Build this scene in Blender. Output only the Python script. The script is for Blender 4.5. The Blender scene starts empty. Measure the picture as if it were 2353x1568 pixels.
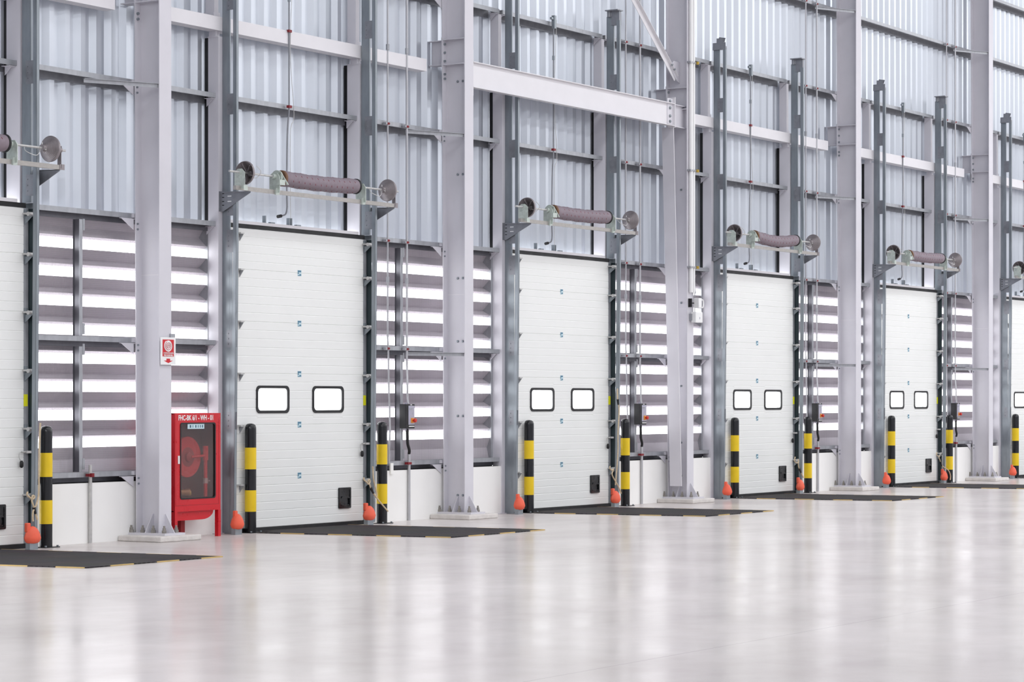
import bpy, math, random
from math import pi, sin, cos, radians
from mathutils import Vector, Matrix
random.seed(7)
S = bpy.context.scene
COL = S.collection

# ------------------------------------------------------------------ materials
def lin(c):
    c /= 255.0
    return c / 12.92 if c <= 0.04045 else ((c + 0.055) / 1.055) ** 2.4
def rgb(r, g, b):
    return (lin(r), lin(g), lin(b), 1.0)

def mat(name, col, rough=0.5, metal=0.0, var=0.06, scale=6.0, stretch=(1, 1, 1), rvar=0.08,
        bump=0.0, bscale=60.0, coat=0.0, spec=0.5):
    m = bpy.data.materials.new(name); m.use_nodes = True
    nt = m.node_tree; n = nt.nodes; l = nt.links
    b = n['Principled BSDF']
    b.inputs['Metallic'].default_value = metal
    b.inputs['Specular IOR Level'].default_value = spec
    if coat: b.inputs['Coat Weight'].default_value = coat
    tc = n.new('ShaderNodeTexCoord'); mp = n.new('ShaderNodeMapping')
    mp.inputs['Scale'].default_value = stretch
    l.new(tc.outputs['Object'], mp.inputs['Vector'])
    nz = n.new('ShaderNodeTexNoise'); nz.inputs['Scale'].default_value = scale; nz.inputs['Detail'].default_value = 5
    l.new(mp.outputs['Vector'], nz.inputs['Vector'])
    mr = n.new('ShaderNodeMapRange')
    mr.inputs['From Min'].default_value = 0.3; mr.inputs['From Max'].default_value = 0.7
    mr.inputs['To Min'].default_value = 1 - var; mr.inputs['To Max'].default_value = 1 + var
    l.new(nz.outputs['Fac'], mr.inputs['Value'])
    mx = n.new('ShaderNodeVectorMath'); mx.operation = 'SCALE'
    mx.inputs[0].default_value = col[:3]
    l.new(mr.outputs['Result'], mx.inputs['Scale'])
    l.new(mx.outputs['Vector'], b.inputs['Base Color'])
    rr = n.new('ShaderNodeMapRange')
    rr.inputs['From Min'].default_value = 0.3; rr.inputs['From Max'].default_value = 0.7
    rr.inputs['To Min'].default_value = max(0.02, rough - rvar); rr.inputs['To Max'].default_value = min(1, rough + rvar)
    l.new(nz.outputs['Fac'], rr.inputs['Value']); l.new(rr.outputs['Result'], b.inputs['Roughness'])
    if bump:
        nb = n.new('ShaderNodeTexNoise'); nb.inputs['Scale'].default_value = bscale; nb.inputs['Detail'].default_value = 3
        l.new(tc.outputs['Object'], nb.inputs['Vector'])
        bp = n.new('ShaderNodeBump'); bp.inputs['Strength'].default_value = bump; bp.inputs['Distance'].default_value = 0.01
        l.new(nb.outputs['Fac'], bp.inputs['Height']); l.new(bp.outputs['Normal'], b.inputs['Normal'])
    return m

M = {}
M['paint'] = mat('grey_steel_paint', rgb(212, 210, 217), 0.48, 0, 0.03, 3)
M['beam'] = mat('pale_beam_paint', rgb(226, 224, 228), 0.48, 0, 0.03, 3)
M['galv'] = mat('galvanised_steel', rgb(168, 170, 175), 0.42, 0.42, 0.14, 14, (1, 1, 0.4))
M['rail'] = mat('galvanised_rail', rgb(172, 168, 164), 0.5, 0.4, 0.10, 24)
M['midgalv'] = mat('mid_galvanised_steel', rgb(140, 142, 148), 0.42, 0.4, 0.12, 14)
M['nut'] = mat('anchor_nut_steel', rgb(150, 146, 140), 0.45, 0.5, 0.15, 30)
M['pipe'] = mat('steel_conduit', rgb(190, 190, 194), 0.4, 0.4, 0.05, 8)
M['cornershade'] = mat('dark_corner_shade', rgb(46, 60, 64), 0.5, 0.1, 0.08, 6)  # shade tone for the inside corner of the far track angle
M['wornyellow'] = mat('worn_yellow_paint', rgb(206, 176, 112), 0.6, 0, 0.12, 14)
M['post'] = mat('shaded_steel', rgb(104, 104, 110), 0.4, 0.5, 0.14, 8, (1, 1, 0.3))  # darker steel carrying the shade inside mullion channels and low girts
M['darkgalv'] = mat('dark_galvanised_steel', rgb(140, 147, 153), 0.38, 0.45, 0.16, 10, (1, 1, 0.25))
M['brightgalv'] = mat('bright_galvanised_steel', rgb(196, 195, 194), 0.42, 0.45, 0.10, 30)
M['zinc'] = mat('yellow_zinc_plate', rgb(190, 199, 192), 0.42, 0.25, 0.12, 30)
M['sheet'] = mat('corrugated_aluzinc', rgb(208, 213, 221), 0.38, 0.65, 0.04, 3, (1, 1, 0.12), 0.0)
M['door'] = mat('white_door_skin', rgb(239, 240, 238), 0.5, 0, 0.012, 2)
M['lowwall'] = mat('white_wall_paint', rgb(246, 245, 243), 0.7, 0, 0.02, 2)
M['black'] = mat('black_rubber', rgb(22, 22, 25), 0.55, 0, 0.1, 8)
M['blackgloss'] = mat('black_gloss_paint', rgb(20, 21, 25), 0.22, 0, 0.06, 4)
M['yellow'] = mat('yellow_band', rgb(236, 200, 20), 0.45, 0, 0.05, 5)
M['lime'] = mat('lime_label', rgb(226, 226, 20), 0.5, 0, 0.02)
M['orange'] = mat('orange_plastic', rgb(236, 98, 70), 0.6, 0, 0.05, 8)
M['red'] = mat('red_enamel', rgb(202, 22, 36), 0.3, 0, 0.03, 5)
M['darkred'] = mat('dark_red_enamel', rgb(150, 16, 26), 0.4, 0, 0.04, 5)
M['clamp'] = mat('red_clamp', rgb(126, 16, 28), 0.5)
M['white'] = mat('white_plastic', rgb(240, 240, 240), 0.45, 0, 0.01)
M['blade'] = mat('louver_blade_metal', rgb(198, 191, 198), 0.5, 0.05, 0.05, 3, (0.3, 1, 1))
M['wire'] = mat('mesh_wire', rgb(150, 148, 153), 0.5, 0.3)
M['sock'] = mat('spring_cover_fabric', rgb(134, 121, 130), 0.65, 0, 0.1, 25)
M['dash'] = mat('dark_red_dash', rgb(128, 34, 52), 0.8)
M['drum'] = mat('cast_aluminium', rgb(146, 139, 141), 0.36, 0.5, 0.12, 20)
M['brown'] = mat('brown_end_ring', rgb(120, 88, 66), 0.5, 0.3)
M['rope'] = mat('beige_rope', rgb(206, 186, 156), 0.8, 0, 0.1, 40)
M['plinth'] = mat('concrete_plinth', rgb(214, 209, 205), 0.85, 0, 0.1, 9, bump=0.3)
M['grout'] = mat('plinth_grout', rgb(196, 190, 186), 0.9, 0, 0.16, 14, bump=0.3)
M['label'] = mat('pale_blue_label', rgb(196, 220, 228), 0.5, 0, 0.02)
M['teal'] = mat('dark_teal_print', rgb(44, 84, 104), 0.5, 0, 0.02)
M['hingeink'] = mat('blue_hinge_print', rgb(76, 122, 148), 0.5, 0, 0.02)
M['panelgrey'] = mat('control_face', rgb(176, 174, 190), 0.4, 0, 0.02)
M['amber'] = mat('amber_plate', rgb(238, 160, 60), 0.45, 0, 0.03)
M['button'] = mat('red_button', rgb(206, 44, 30), 0.3, 0, 0.03)
M['brass'] = mat('brass', rgb(150, 130, 92), 0.35, 0.7, 0.1, 10)
M['brassclamp'] = mat('brass_clamp', rgb(180, 150, 60), 0.4, 0.4, 0.1, 10)
M['roof'] = mat('roof_sheet', rgb(214, 214, 218), 0.6, 0, 0.03, 1)
M['hall'] = mat('hall_wall_sheet', rgb(214, 216, 222), 0.6, 0, 0.03, 1)
M['hallgrey'] = mat('grey_hall_wall', rgb(128, 130, 138), 0.6, 0, 0.03, 1)
M['signred'] = mat('sign_red', rgb(204, 20, 36), 0.45, 0, 0.02)
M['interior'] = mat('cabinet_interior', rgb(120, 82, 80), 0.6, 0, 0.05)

def floor_mat():
    m = bpy.data.materials.new('polished_concrete'); m.use_nodes = True
    nt = m.node_tree; n = nt.nodes; l = nt.links; b = n['Principled BSDF']
    g = n.new('ShaderNodeNewGeometry')
    def noise(scale, st, det=6):
        mp = n.new('ShaderNodeMapping'); mp.inputs['Scale'].default_value = st
        l.new(g.outputs['Position'], mp.inputs['Vector'])
        z = n.new('ShaderNodeTexNoise'); z.inputs['Scale'].default_value = scale; z.inputs['Detail'].default_value = det
        l.new(mp.outputs['Vector'], z.inputs['Vector']); return z
    a = noise(0.45, (1, 1, 1)); c = noise(3.0, (1, 1, 1)); d = noise(1.4, (0.5, 1, 1))
    cr = n.new('ShaderNodeValToRGB'); e = cr.color_ramp.elements
    e[0].position = 0.33; e[0].color = rgb(201, 194, 192)
    e[1].position = 0.68; e[1].color = rgb(218, 212, 210)
    l.new(a.outputs['Fac'], cr.inputs['Fac'])
    mx = n.new('ShaderNodeMix'); mx.data_type = 'RGBA'; mx.blend_type = 'MULTIPLY'
    mx.inputs[0].default_value = 1.0
    r2 = n.new('ShaderNodeValToRGB'); f = r2.color_ramp.elements
    f[0].position = 0.3; f[0].color = (0.95, 0.94, 0.935, 1); f[1].position = 0.6; f[1].color = (1, 1, 1, 1)
    l.new(c.outputs['Fac'], r2.inputs['Fac'])
    l.new(cr.outputs['Color'], mx.inputs[6]); l.new(r2.outputs['Color'], mx.inputs[7])
    # saw-cut control joints
    sep = n.new('ShaderNodeSeparateXYZ'); l.new(g.outputs['Position'], sep.inputs[0])
    def joint(out, off, per):
        ad = n.new('ShaderNodeMath'); ad.operation = 'ADD'; ad.inputs[1].default_value = 1000 * per - off + 0.0
        l.new(sep.outputs[out], ad.inputs[0])
        mo = n.new('ShaderNodeMath'); mo.operation = 'PINGPONG'; mo.inputs[1].default_value = per / 2
        l.new(ad.outputs[0], mo.inputs[0])
        lt = n.new('ShaderNodeMath'); lt.operation = 'LESS_THAN'; lt.inputs[1].default_value = 0.006
        l.new(mo.outputs[0], lt.inputs[0]); return lt
    j = joint('Y', -5.0, 6.0)
    m2 = n.new('ShaderNodeMix'); m2.data_type = 'RGBA'
    ms = n.new('ShaderNodeMath'); ms.operation = 'MULTIPLY'; ms.inputs[1].default_value = 0.35
    l.new(j.outputs[0], ms.inputs[0]); l.new(ms.outputs[0], m2.inputs[0])
    l.new(mx.outputs[2], m2.inputs[6]); m2.inputs[7].default_value = rgb(150, 145, 142)
    l.new(m2.outputs[2], b.inputs['Base Color'])
    rr = n.new('ShaderNodeMapRange'); rr.inputs['From Min'].default_value = 0.3; rr.inputs['From Max'].default_value = 0.7
    rr.inputs['To Min'].default_value = 0.15; rr.inputs['To Max'].default_value = 0.22
    l.new(d.outputs['Fac'], rr.inputs['Value']); l.new(rr.outputs['Result'], b.inputs['Roughness'])
    b.inputs['Specular IOR Level'].default_value = 0.5
    bp = n.new('ShaderNodeBump'); bp.inputs['Strength'].default_value = 0.02; bp.inputs['Distance'].default_value = 0.004
    l.new(c.outputs['Fac'], bp.inputs['Height']); l.new(bp.outputs['Normal'], b.inputs['Normal'])
    df = n.new('ShaderNodeBsdfDiffuse'); l.new(m2.outputs[2], df.inputs['Color'])
    ms2 = n.new('ShaderNodeMixShader'); ms2.inputs[0].default_value = 0.38
    l.new(b.outputs[0], ms2.inputs[1]); l.new(df.outputs[0], ms2.inputs[2]); l.new(ms2.outputs[0], n['Material Output'].inputs['Surface'])
    return m
M['floor'] = floor_mat()

def plate_mat():
    m = bpy.data.materials.new('chequer_plate'); m.use_nodes = True
    nt = m.node_tree; n = nt.nodes; l = nt.links; b = n['Principled BSDF']
    tc = n.new('ShaderNodeTexCoord')
    w = n.new('ShaderNodeTexChecker'); w.inputs['Scale'].default_value = 22
    mp = n.new('ShaderNodeMapping'); mp.inputs['Rotation'].default_value = (0, 0, radians(45))
    l.new(tc.outputs['Object'], mp.inputs['Vector']); l.new(mp.outputs['Vector'], w.inputs['Vector'])
    w.inputs['Color1'].default_value = rgb(76, 69, 73); w.inputs['Color2'].default_value = rgb(54, 49, 52)
    nz = n.new('ShaderNodeTexNoise'); nz.inputs['Scale'].default_value = 2.5; nz.inputs['Detail'].default_value = 6
    l.new(tc.outputs['Object'], nz.inputs['Vector'])
    mx = n.new('ShaderNodeMix'); mx.data_type = 'RGBA'; mx.blend_type = 'OVERLAY'; mx.inputs[0].default_value = 0.5
    l.new(w.outputs['Color'], mx.inputs[6]); l.new(nz.outputs['Color'], mx.inputs[7])
    hs = n.new('ShaderNodeHueSaturation'); hs.inputs['Saturation'].default_value = 0.45
    l.new(mx.outputs[2], hs.inputs['Color'])
    l.new(hs.outputs['Color'], b.inputs['Base Color'])
    b.inputs['Roughness'].default_value = 0.75; b.inputs['Metallic'].default_value = 0.0
    b.inputs['Specular IOR Level'].default_value = 0.08
    bp = n.new('ShaderNodeBump'); bp.inputs['Strength'].default_value = 0.4; bp.inputs['Distance'].default_value = 0.004
    l.new(w.outputs['Fac'], bp.inputs['Height']); l.new(bp.outputs['Normal'], b.inputs['Normal'])
    return m
M['plate'] = plate_mat()

def glass(name, tint, gl):
    m = bpy.data.materials.new(name); m.use_nodes = True
    nt = m.node_tree; n = nt.nodes; l = nt.links
    n.remove(n['Principled BSDF'])
    t = n.new('ShaderNodeBsdfTransparent'); t.inputs['Color'].default_value = tint
    g = n.new('ShaderNodeBsdfGlossy'); g.inputs['Roughness'].default_value = 0.08
    x = n.new('ShaderNodeMixShader'); x.inputs[0].default_value = gl
    l.new(t.outputs[0], x.inputs[1]); l.new(g.outputs[0], x.inputs[2])
    l.new(x.outputs[0], n['Material Output'].inputs['Surface'])
    return m
M['glass'] = glass('clear_pane', (0.97, 0.98, 0.98, 1), 0.05)
_nt = M['glass'].node_tree; _t = _nt.nodes.new('ShaderNodeBsdfTranslucent'); _t.inputs['Color'].default_value = (0.95, 0.95, 0.95, 1)
_m = _nt.nodes.new('ShaderNodeMixShader'); _m.inputs[0].default_value = 0.3
_o = _nt.nodes['Material Output']; _p = _o.inputs['Surface'].links[0].from_socket
_nt.links.new(_p, _m.inputs[1]); _nt.links.new(_t.outputs[0], _m.inputs[2]); _nt.links.new(_m.outputs[0], _o.inputs['Surface'])
M['smoked'] = glass('smoked_pane', (0.86, 0.76, 0.75, 1), 0.07)

# ------------------------------------------------------------------ mesh builder
class MB:
    def __init__(s): s.v = []; s.f = []; s.mi = []
    def add(s, vs, fs, mi=0):
        o = len(s.v); s.v += [tuple(p) for p in vs]
        for f in fs: s.f.append([o + i for i in f]); s.mi.append(mi)
        return s
    def box(s, x0, x1, y0, y1, z0, z1, mi=0):
        return s.add([(x0, y0, z0), (x1, y0, z0), (x1, y1, z0), (x0, y1, z0), (x0, y0, z1), (x1, y0, z1), (x1, y1, z1), (x0, y1, z1)],
              [(0, 3, 2, 1), (4, 5, 6, 7), (0, 1, 5, 4), (1, 2, 6, 5), (2, 3, 7, 6), (3, 0, 4, 7)], mi)
    def prism(s, poly, axis, a, b, mi=0):
        """poly: list of 2-tuples in the other two axes (order x,y,z without the axis)"""
        def p(u, w, t):
            return {'x': (t, u, w), 'y': (u, t, w), 'z': (u, w, t)}[axis]
        n = len(poly)
        vs = [p(u, w, a) for u, w in poly] + [p(u, w, b) for u, w in poly]
        fs = [list(range(n))[::-1], list(range(n, 2 * n))] + [(i, (i + 1) % n, n + (i + 1) % n, n + i) for i in range(n)]
        return s.add(vs, fs, mi)
    def strip(s, poly, axis, a, b, mi=0):
        """open profile extruded (thin sheet)"""
        def p(u, w, t):
            return {'x': (t, u, w), 'y': (u, t, w), 'z': (u, w, t)}[axis]
        n = len(poly)
        vs = [p(u, w, a) for u, w in poly] + [p(u, w, b) for u, w in poly]
        return s.add(vs, [(i, i + 1, n + i + 1, n + i) for i in range(n - 1)], mi)
    def ring(s, outer, inner, y0, y1, mi=0):
        n = len(outer)
        vs = [(u, y0, w) for u, w in outer] + [(u, y0, w) for u, w in inner] + [(u, y1, w) for u, w in outer] + [(u, y1, w) for u, w in inner]
        fs = []
        for i in range(n):
            j = (i + 1) % n
            fs += [(i, j, n + j, n + i), (2 * n + i, 3 * n + i, 3 * n + j, 2 * n + j), (i, 2 * n + i, 2 * n + j, j), (n + i, n + j, 3 * n + j, 3 * n + i)]
        return s.add(vs, fs, mi)
    def frame(s, d):
        d = Vector(d).normalized(); u = Vector((0, 0, 1)) if abs(d.z) < 0.9 else Vector((1, 0, 0))
        a = d.cross(u).normalized(); return a, d.cross(a).normalized()
    def cyl(s, p0, p1, r, n=16, mi=0, r1=None):
        p0 = Vector(p0); p1 = Vector(p1); a, b = s.frame(p1 - p0); r1 = r if r1 is None else r1
        vs = [p0 + a * (r * cos(2 * pi * i / n)) + b * (r * sin(2 * pi * i / n)) for i in range(n)] + \
             [p1 + a * (r1 * cos(2 * pi * i / n)) + b * (r1 * sin(2 * pi * i / n)) for i in range(n)]
        return s.add(vs, [list(range(n))[::-1], list(range(n, 2 * n))] + [(i, (i + 1) % n, n + (i + 1) % n, n + i) for i in range(n)], mi)
    def lathe(s, prof, o, axis, n=24, mi=0):
        """prof: (t, r) along axis from origin o"""
        d = Vector(axis).normalized(); a, b = s.frame(d); o = Vector(o); vs = []; fs = []
        for t, r in prof:
            for i in range(n):
                an = 2 * pi * i / n; vs.append(o + d * t + a * (r * cos(an)) + b * (r * sin(an)))
        for k in range(len(prof) - 1):
            for i in range(n):
                j = (i + 1) % n; fs.append((k * n + i, k * n + j, (k + 1) * n + j, (k + 1) * n + i))
        fs.append(list(range(n))[::-1]); fs.append([(len(prof) - 1) * n + i for i in range(n)])
        return s.add(vs, fs, mi)
    def tube(s, pts, r, n=8, smooth=True, mi=0):
        P = [Vector(p) for p in pts]
        if smooth and len(P) > 2:
            Q = []
            for i in range(len(P) - 1):
                p0 = P[max(i - 1, 0)]; p1 = P[i]; p2 = P[i + 1]; p3 = P[min(i + 2, len(P) - 1)]
                for k in range(6):
                    t = k / 6
                    Q.append(0.5 * ((2 * p1) + (p2 - p0) * t + (2 * p0 - 5 * p1 + 4 * p2 - p3) * t * t + (3 * p1 - p0 - 3 * p2 + p3) * t ** 3))
            Q.append(P[-1]); P = Q
        vs = []; a = None
        for i, p in enumerate(P):
            d = (P[min(i + 1, len(P) - 1)] - P[max(i - 1, 0)]).normalized()
            if a is None: a, b = s.frame(d)
            else:
                a = (a - d * a.dot(d)).normalized(); b = d.cross(a)
            vs += [p + a * (r * cos(2 * pi * k / n)) + b * (r * sin(2 * pi * k / n)) for k in range(n)]
        fs = [(i * n + k, i * n + (k + 1) % n, (i + 1) * n + (k + 1) % n, (i + 1) * n + k) for i in range(len(P) - 1) for k in range(n)]
        fs += [list(range(n))[::-1], [(len(P) - 1) * n + k for k in range(n)]]
        return s.add(vs, fs, mi)
    def bar(s, p0, p1, wdt, hgt, up=(0, 0, 1), mi=0):
        p0 = Vector(p0); p1 = Vector(p1); d = (p1 - p0).normalized(); a = d.cross(Vector(up)).normalized(); b = a.cross(d).normalized()
        vs = [p + a * (i * wdt / 2) + b * (j * hgt / 2) for p in (p0, p1) for i, j in ((-1, -1), (1, -1), (1, 1), (-1, 1))]
        return s.add(vs, [(0, 1, 2, 3), (7, 6, 5, 4), (0, 4, 5, 1), (1, 5, 6, 2), (2, 6, 7, 3), (3, 7, 4, 0)], mi)
    def build(s, name, m, parent=None, smooth=False, loc=None, bevel=0):
        me = bpy.data.meshes.new(name); me.from_pydata(s.v, [], s.f)
        ms = m if isinstance(m, (list, tuple)) else [m]
        for k in ms: me.materials.append(M[k] if isinstance(k, str) else k)
        if len(ms) > 1: me.polygons.foreach_set('material_index', s.mi)
        me.validate(); me.update()
        import bmesh
        b = bmesh.new(); b.from_mesh(me); bmesh.ops.recalc_face_normals(b, faces=b.faces); b.to_mesh(me); b.free()
        if smooth:
            me.polygons.foreach_set('use_smooth', [True] * len(me.polygons))
            me.set_sharp_from_angle(angle=radians(38))
        o = bpy.data.objects.new(name, me); COL.objects.link(o)
        if loc: o.location = loc
        if parent: o.parent = parent
        if bevel:
            bv = o.modifiers.new('soft_edge', 'BEVEL'); bv.width = bevel; bv.segments = 2; bv.limit_method = 'ANGLE'
        return o

def tag(o, label, cat, group=None, kind=None):
    o['label'] = label; o['category'] = cat
    if group: o['group'] = group
    if kind: o['kind'] = kind
    return o
def thing(name, label, cat, loc=(0, 0, 0), group=None, kind=None):
    o = bpy.data.objects.new(name, None); COL.objects.link(o); o.location = loc; o.empty_display_size = 0.1
    return tag(o, label, cat, group, kind)
def dup(root, loc, label):
    r = root.copy(); COL.objects.link(r); r.location = loc; r['label'] = label
    for ch in list(root.children):
        c = ch.copy(); COL.objects.link(c); c.parent = r
        for g in list(ch.children):
            d = g.copy(); COL.objects.link(d); d.parent = c
    return r
def rrect(x0, x1, z0, z1, r, n=5):
    out = []
    for cx, cz, a0 in ((x1 - r, z1 - r, 0), (x0 + r, z1 - r, 90), (x0 + r, z0 + r, 180), (x1 - r, z0 + r, 270)):
        for k in range(n + 1):
            a = radians(a0 + 90 * k / n); out.append((cx + r * cos(a), cz + r * sin(a)))
    return out
def text(name, body, size, m, parent, loc, ext=0.0008, bold=0.0, sx=1.0, align='LEFT'):
    cu = bpy.data.curves.new(name, 'FONT'); cu.body = body; cu.size = size; cu.extrude = ext; cu.offset = bold; cu.align_x = align
    o = bpy.data.objects.new(name, cu); COL.objects.link(o); cu.materials.append(M[m])
    dg = bpy.context.evaluated_depsgraph_get(); dg.update()
    me = bpy.data.meshes.new_from_object(o.evaluated_get(dg)); bpy.data.objects.remove(o)
    if not me.materials: me.materials.append(M[m])
    o = bpy.data.objects.new(name, me); COL.objects.link(o)
    o.rotation_euler = (pi / 2, 0, 0); o.location = loc; o.scale = (sx, 1, 1); o.parent = parent
    return o

P = 6.0
NB = 6                               # dock doors, X of bay k is 6*(k-1)
BX = [P * (k - 1) for k in range(NB)]; BX[0] += 0.035
CX = [-1.655 + P * i for i in range(5)]
DOOR = ['leftmost dock door', 'dock door beside the red hose cabinet', 'third dock door from the left',
        'fourth dock door from the left', 'fifth dock door from the left', 'rightmost dock door']
COLN = ['fire-sign column', 'second column from the left', 'braced column', 'fourth column from the left', 'rightmost column']
BAY = ['left of the fire-sign column', 'left of the second column from the left', 'left of the braced column',
       'left of the fourth column from the left', 'left of the rightmost column']

# ------------------------------------------------------------------ shell of the hall
def struct(o, label, cat): return tag(o, label, cat, kind='structure')
struct(MB().box(-36, 72, -46, 0.14, -0.25, 0).build('floor', 'floor'), 'polished pale concrete floor with soft reflections of the doors', 'floor')
struct(MB().box(-36, 72, -46, 0.5, 12.4, 12.6).build('ceiling', 'roof'), 'pale metal roof high over the hall', 'ceiling')
struct(MB().box(-36, 72, -46.2, -46, -0.25, 12.6).build('wall_front', 'hall'), 'far wall of the hall opposite the dock doors', 'wall')
struct(MB().box(-36.2, -36, -46, 0.5, -0.25, 12.6).build('wall_left', 'hallgrey'), 'end wall of the hall on the near side', 'wall')
struct(MB().box(72, 72.2, -46, 0.5, -0.25, 12.6).build('wall_right', 'hall'), 'end wall at the far end of the hall', 'wall')
def corrug(x0, x1):
    pts = []; x = x0; p = 0.2445
    while x < x1:
        pts += [(x, 0.168), (x + 0.072, 0.168), (x + 0.090, 0.226), (x + 0.186, 0.226), (x + 0.190, 0.222)]
        x += p
    return pts
LOUV_TOP = 3.56
sh = MB(); sh.strip(corrug(-16.05, 36), 'z', LOUV_TOP, 12.4); sh.box(-36, 36.2, 0.26, 0.30, LOUV_TOP, 12.4)
for a, b in ((-36, -16), (36, 72)): sh.box(a, b, 0.2, 0.3, 0, 12.4)
sh.box(-16, -12.3 + 2.45, 0.2, 0.3, 0, LOUV_TOP); sh.box(24 + 2.6, 36, 0.2, 0.3, 0, LOUV_TOP)
struct(sh.build('wall_back', 'sheet'), 'corrugated silver metal cladding rising above the dock doors', 'wall')

# ------------------------------------------------------------------ white low walls + louvres
def spans():   # between right track of bay k and left jamb of bay k+1
    for k in range(5): yield k, BX[k] + 2.60, BX[k] + 5.694
lw0 = None; screen0 = None
for k, x0, x1 in spans():
    m = MB(); m.box(0, 3.094, -0.04, 0.22, 0, 0.645); (m.box(0.50, 0.56, -0.06, -0.041, 0.60, 0.74) if k == 1 else None)
    m.box(1.40, 1.404, -0.0405, -0.03, 0, 0.645)
    o = m.build('wall_base', 'lowwall', loc=(x0, 0, 0))
    fl = MB(); fl.box(0, 3.094, 0.10, 0.16, 0.6455, 0.755); fl.box(0, 3.094, 0.0, 0.10, 0.6455, 0.650); fl.build('light_stop', 'black', o)  # added black strips block stray daylight and darken the gap under the girt
    struct(o, 'white low wall under the louvres ' + BAY[k], 'low wall')

GAPT = [3.275, 2.969, 2.657, 2.345, 2.040, 1.735, 1.430, 1.125]
def make_louvre():
    t = thing('louvre_screen', 'x', 'louvre', (0, 0, 0), 'louvre screens between the dock doors')
    b = MB(); L = 3.07; th = 0.006
    tops = [3.56] + [z - 0.112 for z in GAPT[:-1]] + [GAPT[-1] - 0.100]
    bots = [z for z in GAPT] + [0.72]
    for zt, zb in zip(tops, bots):
        ym = 0.15
        if zb < 0.8:
            pr = [(0.11, zt), (0.16, zt - 0.13), (0.12, zb)]
        else:
            h = zt - zb; pr = [(0.112, zt), (0.225, zt - 0.55 * h), (0.110, zb + 0.026), (0.15, zb)]
        po = pr + [(y + th, z + 0.002) for y, z in reversed(pr)]
        b.prism(po, 'x', 0.0, L)
    b.build('blades', 'blade', t)
    for a, b in ((L - 0.03, L + 0.02), (-0.02, 0.0)):
        fr = MB(); fr.box(a, b, 0.09, 0.22, 0.76, 3.56); fr.build('side_frame', 'galv', t)
    X = 0.78
    for z0, z1 in ((0.765, 2.11), (2.225, 3.475)):
        mu = MB(); mu.box(X + 0.0, X + 0.006, -0.003, 0.075, z0, z1); mu.box(X - 0.012, X, 0.070, 0.075, z0, z1); mo = mu.build('mullion', 'post', t)  # dark web colour stands in for shade inside the open channel
        mu = MB(); mu.box(X, X + 0.05, -0.008, -0.003, z0, z1); mu.build('front_flange', 'galv', mo)
    for z in (0.79, 2.02, 2.24, 3.36):
        mu = MB(); mu.box(X + 0.055, X + 0.085, -0.008, -0.002, z, z + 0.12); mu.build('fixing_cleat', 'galv', t)
    w = MB(); r = 0.0005; p = 0.021
    n = int(L / p)
    for i in range(n + 1): w.box(i * p - r, i * p + r, 0.102, 0.102 + 2 * r, 0.76, 3.56)
    for i in range(int(2.8 / p)): w.box(0, L, 0.1036, 0.1036 + 2 * r, 0.765 + i * p - r, 0.765 + i * p + r)
    w.build('wire_mesh', 'wire', t)
    return t
lou = make_louvre()
for k, x0, x1 in spans():
    lab = 'silver louvre screen with wire mesh ' + BAY[k]
    if k == 0: lou.location = (x0 + 0.01, 0, 0); lou['label'] = lab
    else: dup(lou, (x0 + 0.01, 0, 0), lab)

# ------------------------------------------------------------------ girts
def girt_mesh(L, y1):
    m = MB(); y0 = -0.02; t = 0.005
    m.box(0, L, y0, y1, -t, 0); m.box(0, L, y0, y0 + t, -0.055, -t);
    m.box(0, L, y0 + t, y0 + 0.02, -0.055, -0.05)
    return m
def cleat(m, x, s):
    # angle seat with a triangular stiffener under the girt
    m.box(min(x, x + s * 0.10), max(x, x + s * 0.10), -0.01, 0.10, -0.064, -0.058)
    m.prism([(0.0, -0.06), (0.10, -0.06), (0.10, -0.15)], 'x', x + s * 0.05 - 0.003, x + s * 0.05 + 0.003)
def girt(name, x0, x1, z, label, group, ends=(0, 0), colx=None):
    L = x1 - x0
    y1 = 0.088 if z < 4 else 0.165
    o = girt_mesh(L, y1).build(name, 'galv', loc=(x0, 0, z)); tag(o, label, 'girt', group)
    rf = MB(); rf.box(0, L, y1 - 0.005, y1, -0.108, -0.005); rf.build('rear_flange', 'post' if z < 4 else 'midgalv', o)  # darker flange colour carries the shade under the girt web
    for en, xx, sg in ((ends[0], 0.0, 1), (ends[1], L, -1)):
        if en: m = MB(); cleat(m, xx, sg); m.build('end_cleat', 'paint', o)
    m = MB()
    if colx is not None:
        c = colx - x0
        m.box(c - 0.30, c + 0.30, -0.05, -0.021, -0.066, -0.060)
        m.prism([(c - 0.30, -0.066), (c - 0.10, -0.066), (c - 0.10, -0.18)], 'y', -0.053, -0.047)
        m.box(c - 0.1, c + 0.1, -0.06, -0.021, -0.05, -0.005)
    if m.v: m.build('column_cleat', 'paint', o)
    return o
LEV = [(0.762, 'sill girt on the white low wall'), (2.222, 'mid-height girt across the louvres'),
       (3.588, 'door-head girt above the louvres'), (5.06, 'lower high girt'), (6.82, 'upper high girt')]
girt_x = []
for k, x0, x1 in spans():
    a = BX[k] + 2.512; b = BX[k] + 5.692
    for i, (z, nm) in enumerate(LEV):
        girt('wall_girt', a, b, z, '%s behind the %s' % (nm, COLN[k]), 'wall girts behind the columns', (1, 1) if i else (0, 0), CX[k])
for k in range(NB):
    for z, nm, rng in ((5.06, 'lower high girt', range(0, 6)), (6.82, 'upper high girt', range(2, 6))):
        if k in rng:
            girt('head_girt', BX[k] - 0.232, BX[k] + 2.43, z, '%s spanning above the %s' % (nm, DOOR[k]), 'wall girts above the doors', (1, 1))
a = BX[3] - 4.0
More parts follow.
